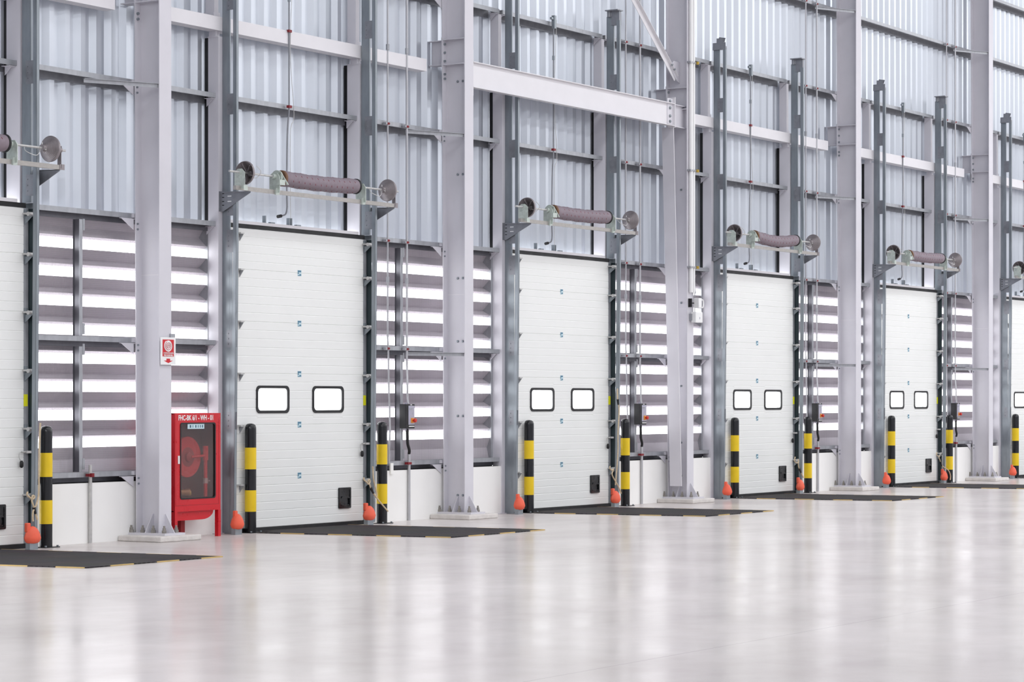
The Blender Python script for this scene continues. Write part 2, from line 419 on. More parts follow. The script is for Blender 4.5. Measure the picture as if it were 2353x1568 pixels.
for i, (x0, x1, lab, z) in enumerate(((CX[2], CX[3] - 0.002, 'topmost girt between the braced column and the fourth column', 8.245),
                           (CX[3], CX[4] - 0.002, 'topmost girt between the fourth column and the rightmost column', 8.245),
                           (CX[4], CX[4] + 6, 'lower of two high girts right of the rightmost column', 8.245),
                           (CX[4], CX[4] + 6, 'uppermost girt in the top right corner', 9.42),
                           (CX[3], CX[4] - 0.002, 'girt over the topmost girt beside the rightmost column', 9.42))):
    if i == 4: continue
    girt('high_girt', x0, x1, z, lab, 'high girts near the roof')

# box beams on the jamb posts
for k in range(NB):
    m = MB(); x0 = BX[k] - 1.42; x1 = BX[k] + 3.90
    z0, z1, y0, y1, t = 0, 0.158, -0.06, 0.10, 0.006
    L = x1 - x0
    m.box(0, L, y0, y0 + t, z0, z1); m.box(0, L, y1 - t, y1, z0, z1); m.box(0, L, y0 + t, y1 - t, z1 - t, z1); m.box(0, L, y0 + t, y1 - t, z0, z0 + t)
    o = m.build('box_beam', 'beam', loc=(x0, 0, 5.777)); tag(o, 'pale box beam crossing above the ' + DOOR[k], 'beam', 'box beams above the doors')

# jamb posts
def jamb(side):
    t = thing('jamb_post', 'x', 'post', (0, 0, 0), 'jamb posts beside the doors')
    w, d = 0.074, 0.15 if side < 0 else 0.19
    m = MB(); m.box(0, w, -0.06, -0.06 + d, 0, 5.70); m.box(-0.01, w + 0.01, -0.06, -0.06 + d, 5.70, 5.712)
    m.build('shaft', 'paint', t)
    g = MB(); g.prism([(-0.02, 5.712), (-0.02, 5.775), (0.10, 5.775), (0.06, 5.712)], 'x', w / 2 - 0.004, w / 2 + 0.004)
    g.box(0, w, -0.02, 0.08, 5.712, 5.777); g.build('cap_bracket', 'paint', t)
    bk = MB(); bk.box(0.0, 0.05, -0.06 + d, -0.06 + d + 0.05, 0.66 if side < 0 else 0, 5.70); bk.build('shadow_gap_strip', 'black', t)  # black strip stands in for the shadow gap behind the jamb
    u = MB(); u.box(0, w, 0.0, 0.13, 5.937, 6.76); u.box(-0.02, w + 0.02, -0.01, 0.14, 5.937, 5.99); u.build('upper_stub', 'paint', t)
    p = MB(); p.box(-0.08, w + 0.06, -0.09, 0.08, 0, 0.012); p.build('foot_plate', 'paint', t)
    return t
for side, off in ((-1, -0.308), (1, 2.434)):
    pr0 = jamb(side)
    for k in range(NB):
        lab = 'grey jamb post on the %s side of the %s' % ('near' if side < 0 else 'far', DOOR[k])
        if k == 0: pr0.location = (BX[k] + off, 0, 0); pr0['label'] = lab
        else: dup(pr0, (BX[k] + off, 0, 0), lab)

# ------------------------------------------------------------------ sectional dock doors
J = [0.045, 0.636, 1.244, 1.847, 2.450, 3.052, 3.525]
WIN = ((0.305, 0.932), (1.385, 2.016)); WZ = (1.382, 1.706)
def profile(z0, z1, e0=True, e1=True):
    yf, yb = -0.12, -0.098
    pts = [(yb, z0)]
    pts += [(yf + 0.007, z0), (yf, z0 + 0.006)] if e0 else [(yf, z0)]
    z = math.ceil((z0 + 0.03) / 0.1) * 0.1
    base = z0
    nn = int(round((z1 - z0) / 0.1))
    for i in range(1, nn):
        zz = z0 + (z1 - z0) * i / nn
        pts += [(yf, zz - 0.006), (yf + 0.0032, zz), (yf, zz + 0.006)]
    pts += [(yf, z1 - 0.006), (yf + 0.007, z1)] if e1 else [(yf, z1)]
    pts += [(yb, z1)]
    return pts
def make_door():
    t = thing('door', 'x', 'dock door', (0, 0, 0), 'white sectional dock doors', 'structure')
    xl, xr = -0.225, 2.425
    for i in range(6):
        z0, z1 = J[i], J[i + 1]; m = MB()
        if i == 2:
            for a, b in ((xl, WIN[0][0] + 0.02), (WIN[0][1] - 0.02, WIN[1][0] + 0.02), (WIN[1][1] - 0.02, xr)): m.prism(profile(z0, z1), 'x', a, b)
            for w in WIN:
                m.prism(profile(z0, WZ[0] + 0.02, True, False), 'x', w[0] + 0.02, w[1] - 0.02)
                m.prism(profile(WZ[1] - 0.02, z1, False, True), 'x', w[0] + 0.02, w[1] - 0.02)
        else: m.prism(profile(z0, z1), 'x', xl, xr)
        sec = m.build('panel', 'door', t)
        if i == 2:
            for w in WIN:
                f = MB(); f.ring(rrect(w[0], w[1], WZ[0], WZ[1], 0.06), rrect(w[0] + 0.034, w[1] - 0.034, WZ[0] + 0.032, WZ[1] - 0.032, 0.045), -0.130, -0.10)
                fo = f.build('window_frame', 'black', sec, True)
                g = MB(); g.prism(rrect(w[0] + 0.033, w[1] - 0.033, WZ[0] + 0.031, WZ[1] - 0.031, 0.045), 'y', -0.118, -0.114)
                g.build('window_pane', 'glass', sec)
    m = MB(); m.box(-0.225, 2.505, -0.135, -0.075, 0.0, 0.045); m.build('bottom_seal', 'black', t)
    m = MB(); m.box(-0.2, 2.47, -0.11, -0.06, 3.528, 3.578); m.build('top_seal', 'black', t)
    m = MB(); m.box(-0.2, 2.335, -0.12, -0.0, 3.578, 3.614); m.build('head_rail', 'beam', t)
    m = MB()
    for x in (0.50, 0.96, 1.0): m.box(x, x + 0.018, -0.105, -0.06, 3.614, 3.70)
    for x in (0.60, 1.10): m.box(x, x + 0.08, -0.11, -0.07, 3.614, 3.630)
    m.build('fixing_tab', 'darkgalv', t)
    # pull handle recess
    h = MB(); h.ring(rrect(1.909, 2.150, 0.212, 0.466, 0.012, 2), rrect(1.935, 2.124, 0.236, 0.442, 0.012, 2), -0.14, -0.118)
    h.box(1.935, 2.124, -0.134, -0.12, 0.335, 0.442)
    h.prism([(1.945, 0.335), (1.965, 0.36), (2.094, 0.36), (2.114, 0.335)], 'y', -0.146, -0.13)
    h.box(1.935, 2.124, -0.121, -0.1195, 0.236, 0.335); h.box(1.95, 2.11, -0.139, -0.12, 0.243, 0.257)
    h.build('handle', 'blackgloss', t, False)
    for z in J[1:6]:
        s = MB(); s.box(1.098, 1.172, -0.1215, -0.1205, z - 0.036, z + 0.036)
        for a, b, c, d in ((1.102, 1.166, 0.012, 0.032), (1.104, 1.120, -0.012, 0.012), (1.134, 1.166, -0.030, -0.012), (1.106, 1.134, -0.034, -0.024)):
            s.box(a, b, -0.1225, -0.1214, z + c, z + d, 1)
        s.build('hinge_label', ['label', 'hingeink'], t)
    # roller brackets both sides
    for side in (-1, 1):
        for z in [0.56] + J[1:6] + [3.47]:
            if z == J[1]: continue
            zz = z - 0.01
            r = MB(); q = MB()
            if side > 0:
                r.prism([(-0.12, zz - 0.02), (-0.235, zz - 0.015), (-0.12, zz - 0.11)], 'x', 2.440, 2.446)
                r.box(2.430, 2.49, -0.128, -0.1185, zz - 0.05, zz + 0.05)
                q.box(2.405, 2.50, -0.20, -0.125, zz - 0.004, zz + 0.014); q.cyl((2.40, -0.205, zz), (2.50, -0.205, zz), 0.022, 12)
            else:
                r.prism([(-0.12, zz - 0.006), (-0.18, zz - 0.006), (-0.12, zz - 0.085)], 'x', 0.0, 0.006)
                r.box(0.0, 0.03, -0.126, -0.1185, zz - 0.05, zz + 0.01)
                q.box(-0.05, 0.015, -0.185, -0.12, zz - 0.004, zz + 0.012)
            ro = r.build('roller_bracket', 'darkgalv' if side > 0 else 'galv', t, True)
            q.build('roller', 'brightgalv', ro, True)
    e = MB(); e.box(2.4265, 2.497, -0.1185, -0.098, 0.05, 3.525); e.build('edge_cap', 'galv', t)
    y = MB(); y.box(2.428, 2.485, -0.122, -0.1186, 1.471, 1.595); y.build('warning_label', 'lime', t)['label'] = 'lime yellow label'
    b = MB(); b.box(2.42, 2.50, -0.17, -0.14, 0.985, 1.01); b.cyl((2.36, -0.155, 0.998), (2.52, -0.155, 0.998), 0.009, 8)
    b.tube([(2.37, -0.15, 1.0), (2.33, -0.15, 0.985), (2.335, -0.15, 0.93), (2.36, -0.15, 0.905)], 0.004, 6)
    o = b.build('slide_bolt', 'brightgalv', t, True)
    c = MB(); c.lathe([(0, 0.012), (0.02, 0.02), (0.06, 0.02), (0.075, 0.01)], (2.365, -0.15, 0.91), (0, 0, -1), 10); c.build('cord_knob', 'black', o, True)
    return t
dp = make_door(); dp.name = 'door_1'
DLAB = ['white sectional dock door cut off by the left edge of the photo', 'white sectional dock door with two windows beside the red hose cabinet',
        'white sectional dock door between the second column and the braced column', 'white sectional dock door just right of the braced column',
        'white sectional dock door between the fourth column and the rightmost column', 'white sectional dock door cut off by the right edge of the photo']
for k in range(NB):
    if k == 0: dp.location = (BX[0], 0, 0); dp['label'] = DLAB[0]
    else:
        o = dup(dp, (BX[k], 0, 0), DLAB[k]); o.name = 'door_%d' % (k + 1)

# ------------------------------------------------------------------ vertical lift tracks
def make_track(side):
    t = thing('door_track', 'x', 'track', (0, 0, 0), 'vertical lift tracks of the doors')
    m = MB()
    if side < 0:
        X = -0.235
        m.box(X, X + 0.004, -0.165, -0.06, 0, 7.07); m.box(X, X + 0.004, -0.205, -0.165, 0, 3.28); m.box(X, X + 0.05, -0.064, -0.06, 0, 7.07); m.box(X, X + 0.018, -0.169, -0.165, 0, 7.07)
        bx0, by0, by1 = -0.262, -0.285, -0.238
    else:
        X = 2.512
        m.box(X - 0.06, X - 0.056, -0.19, -0.075, 3.58, 7.07); m.box(X - 0.056, X, -0.079, -0.075, 3.58, 7.07)
        m.box(X - 0.004, X, -0.19, -0.075, 0, 3.58); m.box(X - 0.06, X - 0.004, -0.079, -0.075, 0, 3.58)
        m.box(X - 0.056, X - 0.03, -0.194, -0.19, 3.58, 7.07)
        bx0, by0, by1 = 2.415, -0.312, -0.262
    m.build('wall_angle', 'darkgalv', t)
    # C-shaped running track, upper part upright, lower part leaning back to the door
    c = MB()
    def chan(z0, z1, s0, s1):
        w, tk = 0.042, 0.004
        for (a, b, c0, d) in ((bx0, bx0 + tk, by0, by1), (bx0, bx0 + w, by0, by0 + tk), (bx0 + w - tk, bx0 + w, by0, by1)):
            c.add([(a, c0 + s0, z0), (b, c0 + s0, z0), (b, d + s0, z0), (a, d + s0, z0), (a, c0 + s1, z1), (b, c0 + s1, z1), (b, d + s1, z1), (a, d + s1, z1)],
                  [(0, 3, 2, 1), (4, 5, 6, 7), (0, 1, 5, 4), (1, 2, 6, 5), (2, 3, 7, 6), (3, 0, 4, 7)])
    lean = 0.036 if side < 0 else 0.03
    chan(3.33, 7.0, 0, 0); chan(0.03, 3.33, lean, 0)
    c.build('running_track', 'darkgalv', t)
    xx = (-0.241, -0.2355) if side < 0 else (2.450, 2.4555)
    y0 = by0 + 0.01; y1 = -0.13
    for z, h in ((6.12, 0.22), (4.93, 0.24), (3.76, 0.22), (3.36, 0.26), (2.24, 0.2)) + (((1.3, 0.2),) if side < 0 else ()):
        if side > 0 and z < 3.6: continue
        q = MB(); q.box(xx[0], xx[1], y0, y1, z - h / 2, z + h / 2)
        for dz in (-0.06, 0.0, 0.06): q.cyl((xx[0] - 0.006, y1 - 0.02, z + dz), (xx[1], y1 - 0.02, z + dz), 0.008, 8); q.cyl((xx[0] - 0.006, y0 + 0.02, z + dz), (xx[1], y0 + 0.02, z + dz), 0.008, 8)
        q.build('joint_plate', 'midgalv', t)
    q = MB()
    if side < 0:
        q.box(-0.265, -0.22, by0, -0.06, 6.98, 7.03); q.box(-0.262, -0.258, by0, -0.06, 7.03, 7.09); q.box(-0.25, -0.20, -0.24, -0.12, 7.03, 7.16)
        q.prism([(-0.25, 7.10), (-0.12, 7.10), (-0.16, 7.18), (-0.27, 7.16)], 'x', -0.235, -0.231)
    else:
        q.box(2.44, 2.50, by0 + 0.02, -0.16, 6.94, 7.14); q.box(2.36, 2.52, by0, -0.10, 7.14, 7.155)
        q.cyl((2.43, -0.13, 7.06), (2.43, -0.13, 7.14), 0.03, 10)
    q.build('top_bracket', 'midgalv', t)
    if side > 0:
        bb = MB(); bb.box(2.5065, 2.5078, -0.188, -0.08, 0.05, 3.52); bb.build('corner_shade_strip', 'cornershade', t)  # inside-corner shade of the wall angle put in as a dark strip
    return t
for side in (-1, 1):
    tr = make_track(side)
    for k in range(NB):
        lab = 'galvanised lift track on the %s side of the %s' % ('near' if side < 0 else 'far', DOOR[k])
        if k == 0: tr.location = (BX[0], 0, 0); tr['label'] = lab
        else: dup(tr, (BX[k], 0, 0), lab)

# ------------------------------------------------------------------ torsion spring assemblies
def make_spring(bend=0.0):
    t = thing('torsion_spring_assembly', 'x', 'door spring', (0, 0, 0), 'torsion spring assemblies over the doors')
    zs, ys = 4.118, -0.48
    r = MB(); r.box(-0.53, 2.60, ys - 0.02, ys + 0.02, 3.915, 3.962); r.build('rail', 'rail', t)
    for X, sl in ((-0.27, 0), (2.555, 1)):
        b = MB(); b.prism([(-0.06, 3.93), (-0.50, 3.915), (-0.50, 3.90), (-0.10, 3.70), (-0.06, 3.70)], 'x', X, X + 0.006)
        b.box(X - 0.03, X, -0.066, -0.06, 3.70, 3.93); b.box(*((X, X + 0.03) if sl else (X - 0.03, X)), -0.50, -0.12, 3.912, 3.916)
        bo = b.build('wall_bracket', 'midgalv', t)
        s = MB()
        for zz in (3.905, 3.862, 3.815, 3.772): s.box(X - 0.0015, X, -0.115, -0.085, zz - 0.006, zz + 0.004)
        s.build('slot', 'black', bo)
        s = MB()
        for zz in (3.872, 3.812): s.box(X - 0.0015, X, -0.22, -0.165, zz - 0.005, zz + 0.005)
        s.build('slot', 'white', bo)
    s = MB(); s.cyl((-0.63, ys, zs), (2.66, ys, zs), 0.0127, 12); s.build('shaft', 'brightgalv', t, True)
    for X, d in ((-0.36, 1), (2.455, -1)):
        dm = MB(); pr = [(0, 0.02), (0, 0.132), (0.02, 0.136), (0.026, 0.130)]
        n = 9
        for i in range(n):
            f = i / n; rr = 0.130 - 0.088 * f; tt = 0.026 + 0.085 * f
            pr += [(tt + 0.002, rr + 0.001), (tt + 0.0055, rr - 0.0095), (tt + 0.0092, rr - 0.0090)]
        pr += [(0.118, 0.036), (0.145, 0.036), (0.145, 0.014)]
        if d > 0:   # hollow back faces us
            pr = [(0.10, 0.014), (0.10, 0.034), (0.085, 0.04), (0.012, 0.122), (0.0, 0.126)] + pr[1:]
        dm.lathe(pr, (X, ys, zs), (d, 0, 0), 40)
        do = dm.build('cable_drum', 'drum', t, True)
        if d > 0:
            sp = MB()
            for a in range(6):
                an = a * pi / 3 + 0.3
                sp.bar((X + 0.06, ys + 0.03 * cos(an), zs + 0.03 * sin(an)), (X + 0.01, ys + 0.122 * cos(an), zs + 0.122 * sin(an)), 0.006, 0.05, (1, 0, 0))
            sp.build('drum_spoke', 'drum', do)
        bo = MB(); bo.cyl((X + d * 0.13, ys, zs), (X + d * 0.13, ys - 0.05, zs - 0.02), 0.007, 8); bo.cyl((X + d * 0.135, ys, zs + 0.02), (X + d * 0.135, ys, zs + 0.06), 0.006, 8)
        bo.build('set_screw', 'brightgalv', do)
    for X, w in ((-0.44, 0.15), (2.575, 0.05)):
        p = MB(); p.prism([(ys - w / 2, 3.93), (ys + w / 2, 3.93), (ys + w / 2, zs), (ys + 0.03, zs + 0.04), (ys - 0.03, zs + 0.04), (ys - w / 2, zs)], 'x', X - 0.003, X + 0.003)
        p.cyl((X - 0.014, ys, zs), (X + 0.014, ys, zs), 0.032, 16); p.box(X - 0.02, X + 0.05, ys - w / 2, ys - w / 2 + 0.004, 3.912, 3.97)
        p.build('end_bearing_plate', 'zinc' if X < 1 else 'drum', t, True)
    for X, nm in ((0.20, 0), (1.885, 1)):
        p = MB(); p.prism([(ys - 0.075, 3.93), (ys + 0.075, 3.93), (ys + 0.075, zs - 0.01), (ys + 0.04, zs + 0.04), (ys - 0.04, zs + 0.04), (ys - 0.075, zs - 0.01)], 'x', X - 0.004, X + 0.004)
        p.box(X - 0.03, X + 0.03, ys - 0.045, ys - 0.021, 3.905, 3.985); p.cyl((X - 0.05, ys, zs), (X + 0.05, ys, zs), 0.03, 14)
        if not nm:
            p.cyl((X + 0.03, ys, zs), (X + 0.06, ys, zs), 0.075, 18); p.box(X - 0.02, X + 0.08, ys - 0.09, ys - 0.03, zs - 0.10, zs - 0.04)
            p.bar((X + 0.02, ys - 0.06, zs + 0.05), (X + 0.14, ys - 0.08, zs - 0.09), 0.03, 0.01)
        p.build('spring_bearing_plate', 'zinc', t, True)
    # covered spring, sagging a little between its cones
    sp = MB(); N = 36; n = 24; x0, x1 = 0.34, 1.76; R = 0.091
    def cen(f): return Vector((x0 + (x1 - x0) * f, ys, zs - 0.012 - (0.016 + bend) * sin(pi * f) + 0.012 * f))
    vs = []; fs = []
    for i in range(N + 1):
        f = i / N; c = cen(f); rr = R * (1 + 0.035 * cos(9 * pi * f) * (1 if 0 < i < N else 0)) * (0.93 if i in (0, N) else 1)
        for q in range(n):
            a = 2 * pi * q / n; vs.append((c.x, c.y + rr * cos(a), c.z + rr * sin(a)))
    for i in range(N):
        for q in range(n): fs.append((i * n + q, i * n + (q + 1) % n, (i + 1) * n + (q + 1) % n, (i + 1) * n + q))
    fs += [list(range(n))[::-1], [N * n + q for q in range(n)]]
    sp.add(vs, fs)
    so = sp.build('spring_cover', 'sock', t, True)
    ds = MB()
    for q in range(8):
        for i in range(1, 13):
            f = (i + (0.5 if q % 2 else 0)) / 13.5; c = cen(f); a = 2 * pi * q / 8 + 0.2; rr = R * (1 + 0.035 * cos(9 * pi * f)) + 0.0008
            a2 = a + 0.22
            pa = Vector((c.x - 0.004, c.y + rr * cos(a), c.z + rr * sin(a))); pb = Vector((c.x + 0.006, c.y + rr * cos(a2), c.z + rr * sin(a2)))
            ds.bar(pa, pb, 0.006, 0.002, (0, cos(a + .08), sin(a + .08)))
    ds.build('red_dashes', 'dash', so)
    for X, mt in ((0.318, 'brown'), (1.768, 'black')):
        e = MB(); z = cen(0).z if X < 1 else cen(1).z
        e.lathe([(-0.012, 0.05), (-0.012, 0.084), (0.0, 0.094), (0.016, 0.094), (0.022, 0.086), (0.022, 0.03)], (X, ys, z), (1, 0, 0), 24); e.build('end_ring', mt, t, True)
    for pts in ([(-0.20, ys - 0.05, zs + 0.09), (-0.17, ys - 0.09, zs + 0.02), (-0.20, ys - 0.04, zs - 0.05), (-0.28, ys, zs - 0.02)],
                [(2.06, ys, zs - 0.01), (2.02, ys - 0.06, zs - 0.06), (2.10, ys - 0.12, zs - 0.10), (2.20, ys - 0.08, zs - 0.05), (2.26, ys - 0.02, zs)]):
        cb = MB(); cb.tube(pts, 0.004, 6); cb.build('lift_cable', 'brightgalv', t, True)
    return t
sp0 = make_spring()
spbent = make_spring(0.03)
first = True
for k in range(NB):
    lab = 'torsion spring assembly with cable drums above the ' + DOOR[k]
    if k == 3: spbent.location = (BX[3], 0, 0); spbent['label'] = 'torsion spring assembly with sagging spring above the fourth dock door from the left'
    elif k == 0: sp0.location = (BX[0], 0, 0); sp0['label'] = lab
    else: dup(sp0, (BX[k], 0, 0), lab)

# hanging cable conduits above each door
def make_cable():
    t = thing('cable_conduit', 'x', 'conduit', (0, 0, 0), 'cable conduits above the doors')
    m = MB(); m.tube([(1.0, -0.07, 6.85), (1.0, -0.07, 5.05)], 0.0095, 8, False)
    m.tube([(1.0, -0.07, 5.06), (0.995, -0.07, 4.95), (0.96, -0.075, 4.70), (0.955, -0.07, 4.2), (0.955, -0.07, 3.95), (0.945, -0.08, 3.82), (0.90, -0.09, 3.74), (0.80, -0.09, 3.715)], 0.0095, 8)
    m.build('flexible_pipe', 'midgalv', t, True)
    w = MB(); w.tube([(1.09, -0.065, 6.85), (1.03, -0.065, 5.7), (1.10, -0.065, 4.95), (1.03, -0.065, 4.7), (1.035, -0.065, 3.65)], 0.004, 6); w.build('thin_cable', 'brightgalv', t, True)
    e = MB(); e.cyl((0.82, -0.09, 3.717), (0.755, -0.09, 3.705), 0.02, 10); e.build('plug', 'black', t)
    for z in (5.03, 5.93): c = MB(); c.box(0.975, 1.03, -0.09, -0.05, z - 0.015, z + 0.015); c.build('clamp', 'clamp', t)
    j = MB(); j.box(0.98, 1.03, -0.10, -0.05, 6.72, 6.90); j.box(0.92, 1.02, -0.09, -0.06, 6.84, 6.87); j.build('cable_entry', 'darkgalv', t)
    j = MB(); j.cyl((1.0, -0.07, 6.28), (1.0, -0.07, 6.34), 0.018, 8); j.build('coupling', 'darkgalv', t)
    return t
cc = make_cable()
for k in range(1, NB):
    lab = 'thin grey cable conduit hanging above the ' + DOOR[k]
    if k == 1: cc.location = (BX[1], 0, 0); cc['label'] = lab
    else: dup(cc, (BX[k], 0, 0), lab)

# ------------------------------------------------------------------ conduits right of the doors + control boxes
def make_pipe(kind):
    t = thing('wall_conduit', 'x', 'conduit', (0, 0, 0), 'clamped conduits by the doors')
    m = MB(); y = -0.062
    if kind == 0:
        m.tube([(3.03, y, 11.5), (3.03, y, 2.3)], 0.0115, 8, False); m.tube([(3.03, y, 2.31), (3.045, y, 2.1), (3.055, y, 1.7), (3.075, y, 1.35), (3.08, y, 1.15), (3.06, y, 0.9), (3.06, y, 0.74)], 0.0115, 8)
        X = 3.03
    else:
        m.tube([(3.45, y, 11.5), (3.45, y, 2.1)], 0.0145, 10, False)
        m.tube([(3.45, y, 2.11), (3.455, y, 1.95), (3.42, y - 0.03, 1.72), (3.42, y - 0.03, 1.6), (3.425, -0.10, 1.49)], 0.0135, 10)
        m.tube([(3.50, y, 0.86), (3.50, y, 0.0)], 0.019, 10, False); X = 3.45
    m.build('pipe', 'pipe', t, True)
    for z in (2.186, 3.545, 5.02, 6.78, 8.2):
        c = MB(); c.box(X - 0.030, X + 0.022, y - 0.022, y + 0.035, z - 0.010, z + 0.010); c.cyl((X, y - 0.004, z - 0.013), (X, y - 0.004, z + 0.013), 0.024, 10); c.build('clamp', 'clamp', t, True)
        c2 = MB(); c2.box(X - 0.060, X - 0.030, y - 0.02, y + 0.03, z - 0.013, z + 0.013); c2.build('clamp_bolt', 'galv', t)
    if kind: c = MB(); c.box(3.45, 3.53, y - 0.022, y + 0.03, 0.715, 0.745); c.build('clamp', 'clamp', t)
    for z in (3.02, 5.95): g = MB(); g.cyl((X, y, z), (X, y, z + 0.07), 0.022, 10); g.build('coupling', 'galv', t)
    if kind:
        h = MB(); h.tube([(3.427, -0.085, 1.17), (3.43, -0.085, 1.08), (3.445, -0.08, 0.98), (3.48, -0.08, 0.90), (3.50, y, 0.85)], 0.019, 10); h.build('flexible_hose', 'black', t, True)
    return t
for kind in (0, 1):
    pp = make_pipe(kind)
    for k in range(1, 5):
        lab = ('thin clamped conduit nearest the %s' if kind == 0 else 'thicker clamped conduit feeding the control box beside the %s') % DOOR[k]
        if kind: lab = 'thicker conduit feeding the control box by the ' + DOOR[k]
        if k == 1: pp.location = (BX[1], 0, 0); pp['label'] = lab
        else: dup(pp, (BX[k], 0, 0), lab)
t = thing('wall_conduit', 'short floor conduit with red clamp on the low wall left of the fire-sign column', 'conduit', (-2.463, -0.062, 0))
m = MB(); m.cyl((0, 0, 0), (0, 0, 0.84), 0.02, 10); m.build('pipe', 'brightgalv', t, True)
m = MB(); m.box(-0.04, 0.035, -0.025, 0.03, 0.715, 0.745); m.cyl((0, -0.028, 0.71), (0, -0.028, 0.75), 0.024, 10); m.build('clamp', 'clamp', t, True)

def make_ctrl():
    t = thing('control_box', 'x', 'control box', (0, 0, 0), 'black door control boxes')
    m = MB(); m.box(3.315, 3.515, -0.15, -0.05, 1.175, 1.485); m.build('housing', 'black', t, bevel=0.006)
    m = MB(); m.box(3.372, 3.503, -0.1540, -0.1490, 1.222, 1.465); m.build('front_panel', 'panelgrey', t)
    m = MB(); m.box(3.378, 3.50, -0.1550, -0.1535, 1.195, 1.209); m.box(3.415, 3.45, -0.1530, -0.1480, 1.472, 1.481); m.build('white_strip', 'white', t)
    m = MB()
    for x in (3.395, 3.425, 3.452): m.cyl((x, -0.156, 1.425), (x, -0.1535, 1.425), 0.011, 12)
    m.box(3.38, 3.48, -0.1555, -0.1538, 1.400, 1.404); m.box(3.45, 3.454, -0.1555, -0.1538, 1.35, 1.38)
    m.build('panel_marks', 'galv', t)
    m = MB(); m.box(3.425, 3.487, -0.1620, -0.1535, 1.245, 1.308); b = m.build('button_plate', 'amber', t)
    m = MB(); m.lathe([(0, 0.014), (0.02, 0.014), (0.022, 0.027), (0.04, 0.027), (0.047, 0.02)], (3.462, -0.162, 1.277), (0, -1, 0), 18); m.build('stop_button', 'button', b, True)
    for z0, z1 in ((1.175, 1.15), (1.485, 1.505)):
        m = MB(); m.cyl((3.39, -0.11, z0), (3.39, -0.11, z1), 0.022, 12); m.build('cable_gland', 'panelgrey', t, True)
    return t
cb = make_ctrl()
for k in range(1, 5):
    lab = 'black control box right of the ' + DOOR[k]
    if k == 1: cb.location = (BX[1] + 0.037, 0.035, 0); cb['label'] = lab
    else: dup(cb, (BX[k] + 0.037, 0.035, 0), lab)

# ------------------------------------------------------------------ columns
def make_column(i):
    t = thing('steel_column', 'x', 'column', (CX[i], 0, 0), 'grey steel columns')
    H = 12.35; zb = 0.085; hw = 0.10; yf = -0.42
    def yb(z): return -0.088 + 0.0045 * z
    m = MB()
    def slab(x0, x1, y0a, y0b, y1a, y1b):
        m.add([(x0, y0a, zb), (x1, y0a, zb), (x1, y1a, zb), (x0, y1a, zb), (x0, y0b, H), (x1, y0b, H), (x1, y1b, H), (x0, y1b, H)],
              [(0, 3, 2, 1), (4, 5, 6, 7), (0, 1, 5, 4), (1, 2, 6, 5), (2, 3, 7, 6), (3, 0, 4, 7)])
    slab(-hw, hw, yf, yf, yf + 0.012, yf + 0.012)
    slab(-hw, hw, yb(zb) - 0.012, yb(H) - 0.012, yb(zb), yb(H))
    slab(-0.005, 0.005, yf + 0.012, yf + 0.012, yb(zb) - 0.012, yb(H) - 0.012)
    m.build('shaft', 'paint', t)
    q = MB(); q.box(-0.17, 0.17, -0.56, 0.0, 0.062, 0.085); q.build('base_plate', 'paint', t)
    g = MB(); g.prism([(-0.005, 0.085), (-0.15, 0.085), (-0.02, 0.29), (-0.005, 0.29)], 'y', -0.262, -0.254)
    g.prism([(0.005, 0.085), (0.15, 0.085), (0.02, 0.29), (0.005, 0.29)], 'y', -0.262, -0.254); g.build('gusset', 'paint', t)
    g = MB(); g.prism([(yf, 0.085), (yf - 0.135, 0.085), (yf - 0.012, 0.29), (yf, 0.29)], 'x', -0.004, 0.004); g.build('gusset', 'paint', t)
    for x in (-0.10, 0.10):
        for y in (-0.05, -0.185, -0.335, -0.49):
            if y == -0.05: x2 = x * 1.35
            else: x2 = x
            b = MB(); b.cyl((x2, y, 0.085), (x2, y, 0.115), 0.028, 6); b.cyl((x2, y, 0.115), (x2, y, 0.14), 0.02, 6); b.cyl((x2, y, 0.14), (x2, y, 0.165), 0.012, 8)
            b.build('anchor_bolt', 'nut', t)
    s = MB()
    for z in (5.90, 6.225):
        for sx in (-1, 1): s.box(min(0.005 * sx, 0.098 * sx), max(0.005 * sx, 0.098 * sx), yf + 0.012, yb(z) - 0.012, z - 0.005, z + 0.005)
    s.build('stiffener', 'paint', t)
    b = MB()
    b.box(-0.004, 0.004, -0.046, 0.16, 5.905, 6.22); b.box(-0.075, 0.075, -0.046, 0.16, 6.215, 6.225); b.box(-0.075, 0.075, -0.046, 0.16, 5.90, 5.91)
    b.box(-0.09, 0.09, -0.060, -0.046, 5.87, 6.26)
    b.build('beam_stub', 'paint', t)
    b = MB()
    for z in (6.17, 6.06, 5.95, 5.78, 5.72): b.cyl((-0.065, yb(z) - 0.012, z), (-0.065, yb(z) - 0.035, z), 0.016, 8)
    prs = (5.68, 4.47, 3.12, 2.30, 1.33, 0.30) if i == 1 else ((4.7, 3.0, 1.75, 0.9, 0.40) if i == 2 else ())
    for z in prs:
        for y in ((-0.33, -0.25) if i == 1 else (-0.27,)):
            b.lathe([(0, 0.016), (0.012, 0.016), (0.02, 0.009)], (-0.005, y, z), (-1, 0, 0), 10)
    for z in (0.68, 2.14, 3.47, 4.97):
        for dz in (0, -0.06): b.cyl((-0.075, yb(z) - 0.012, z + dz), (-0.075, yb(z) - 0.026, z + dz), 0.011, 8)
    b.build('bolt', 'darkgalv', t, True)
    w = MB(); w.box(-0.0065, -0.005, yf + 0.012, yb(2.9) - 0.012, 2.905, 2.911); w.build('weld_seam', 'beam', t)
    return t
CLAB = ['tall grey steel column carrying the red fire hose sign', 'grey steel column second from the left with rows of bolts on its web',
        'grey steel column with a raking brace and white sensor boxes', 'grey steel column fourth from the left, left of the fifth dock door',
        'grey steel column rightmost in the photo']
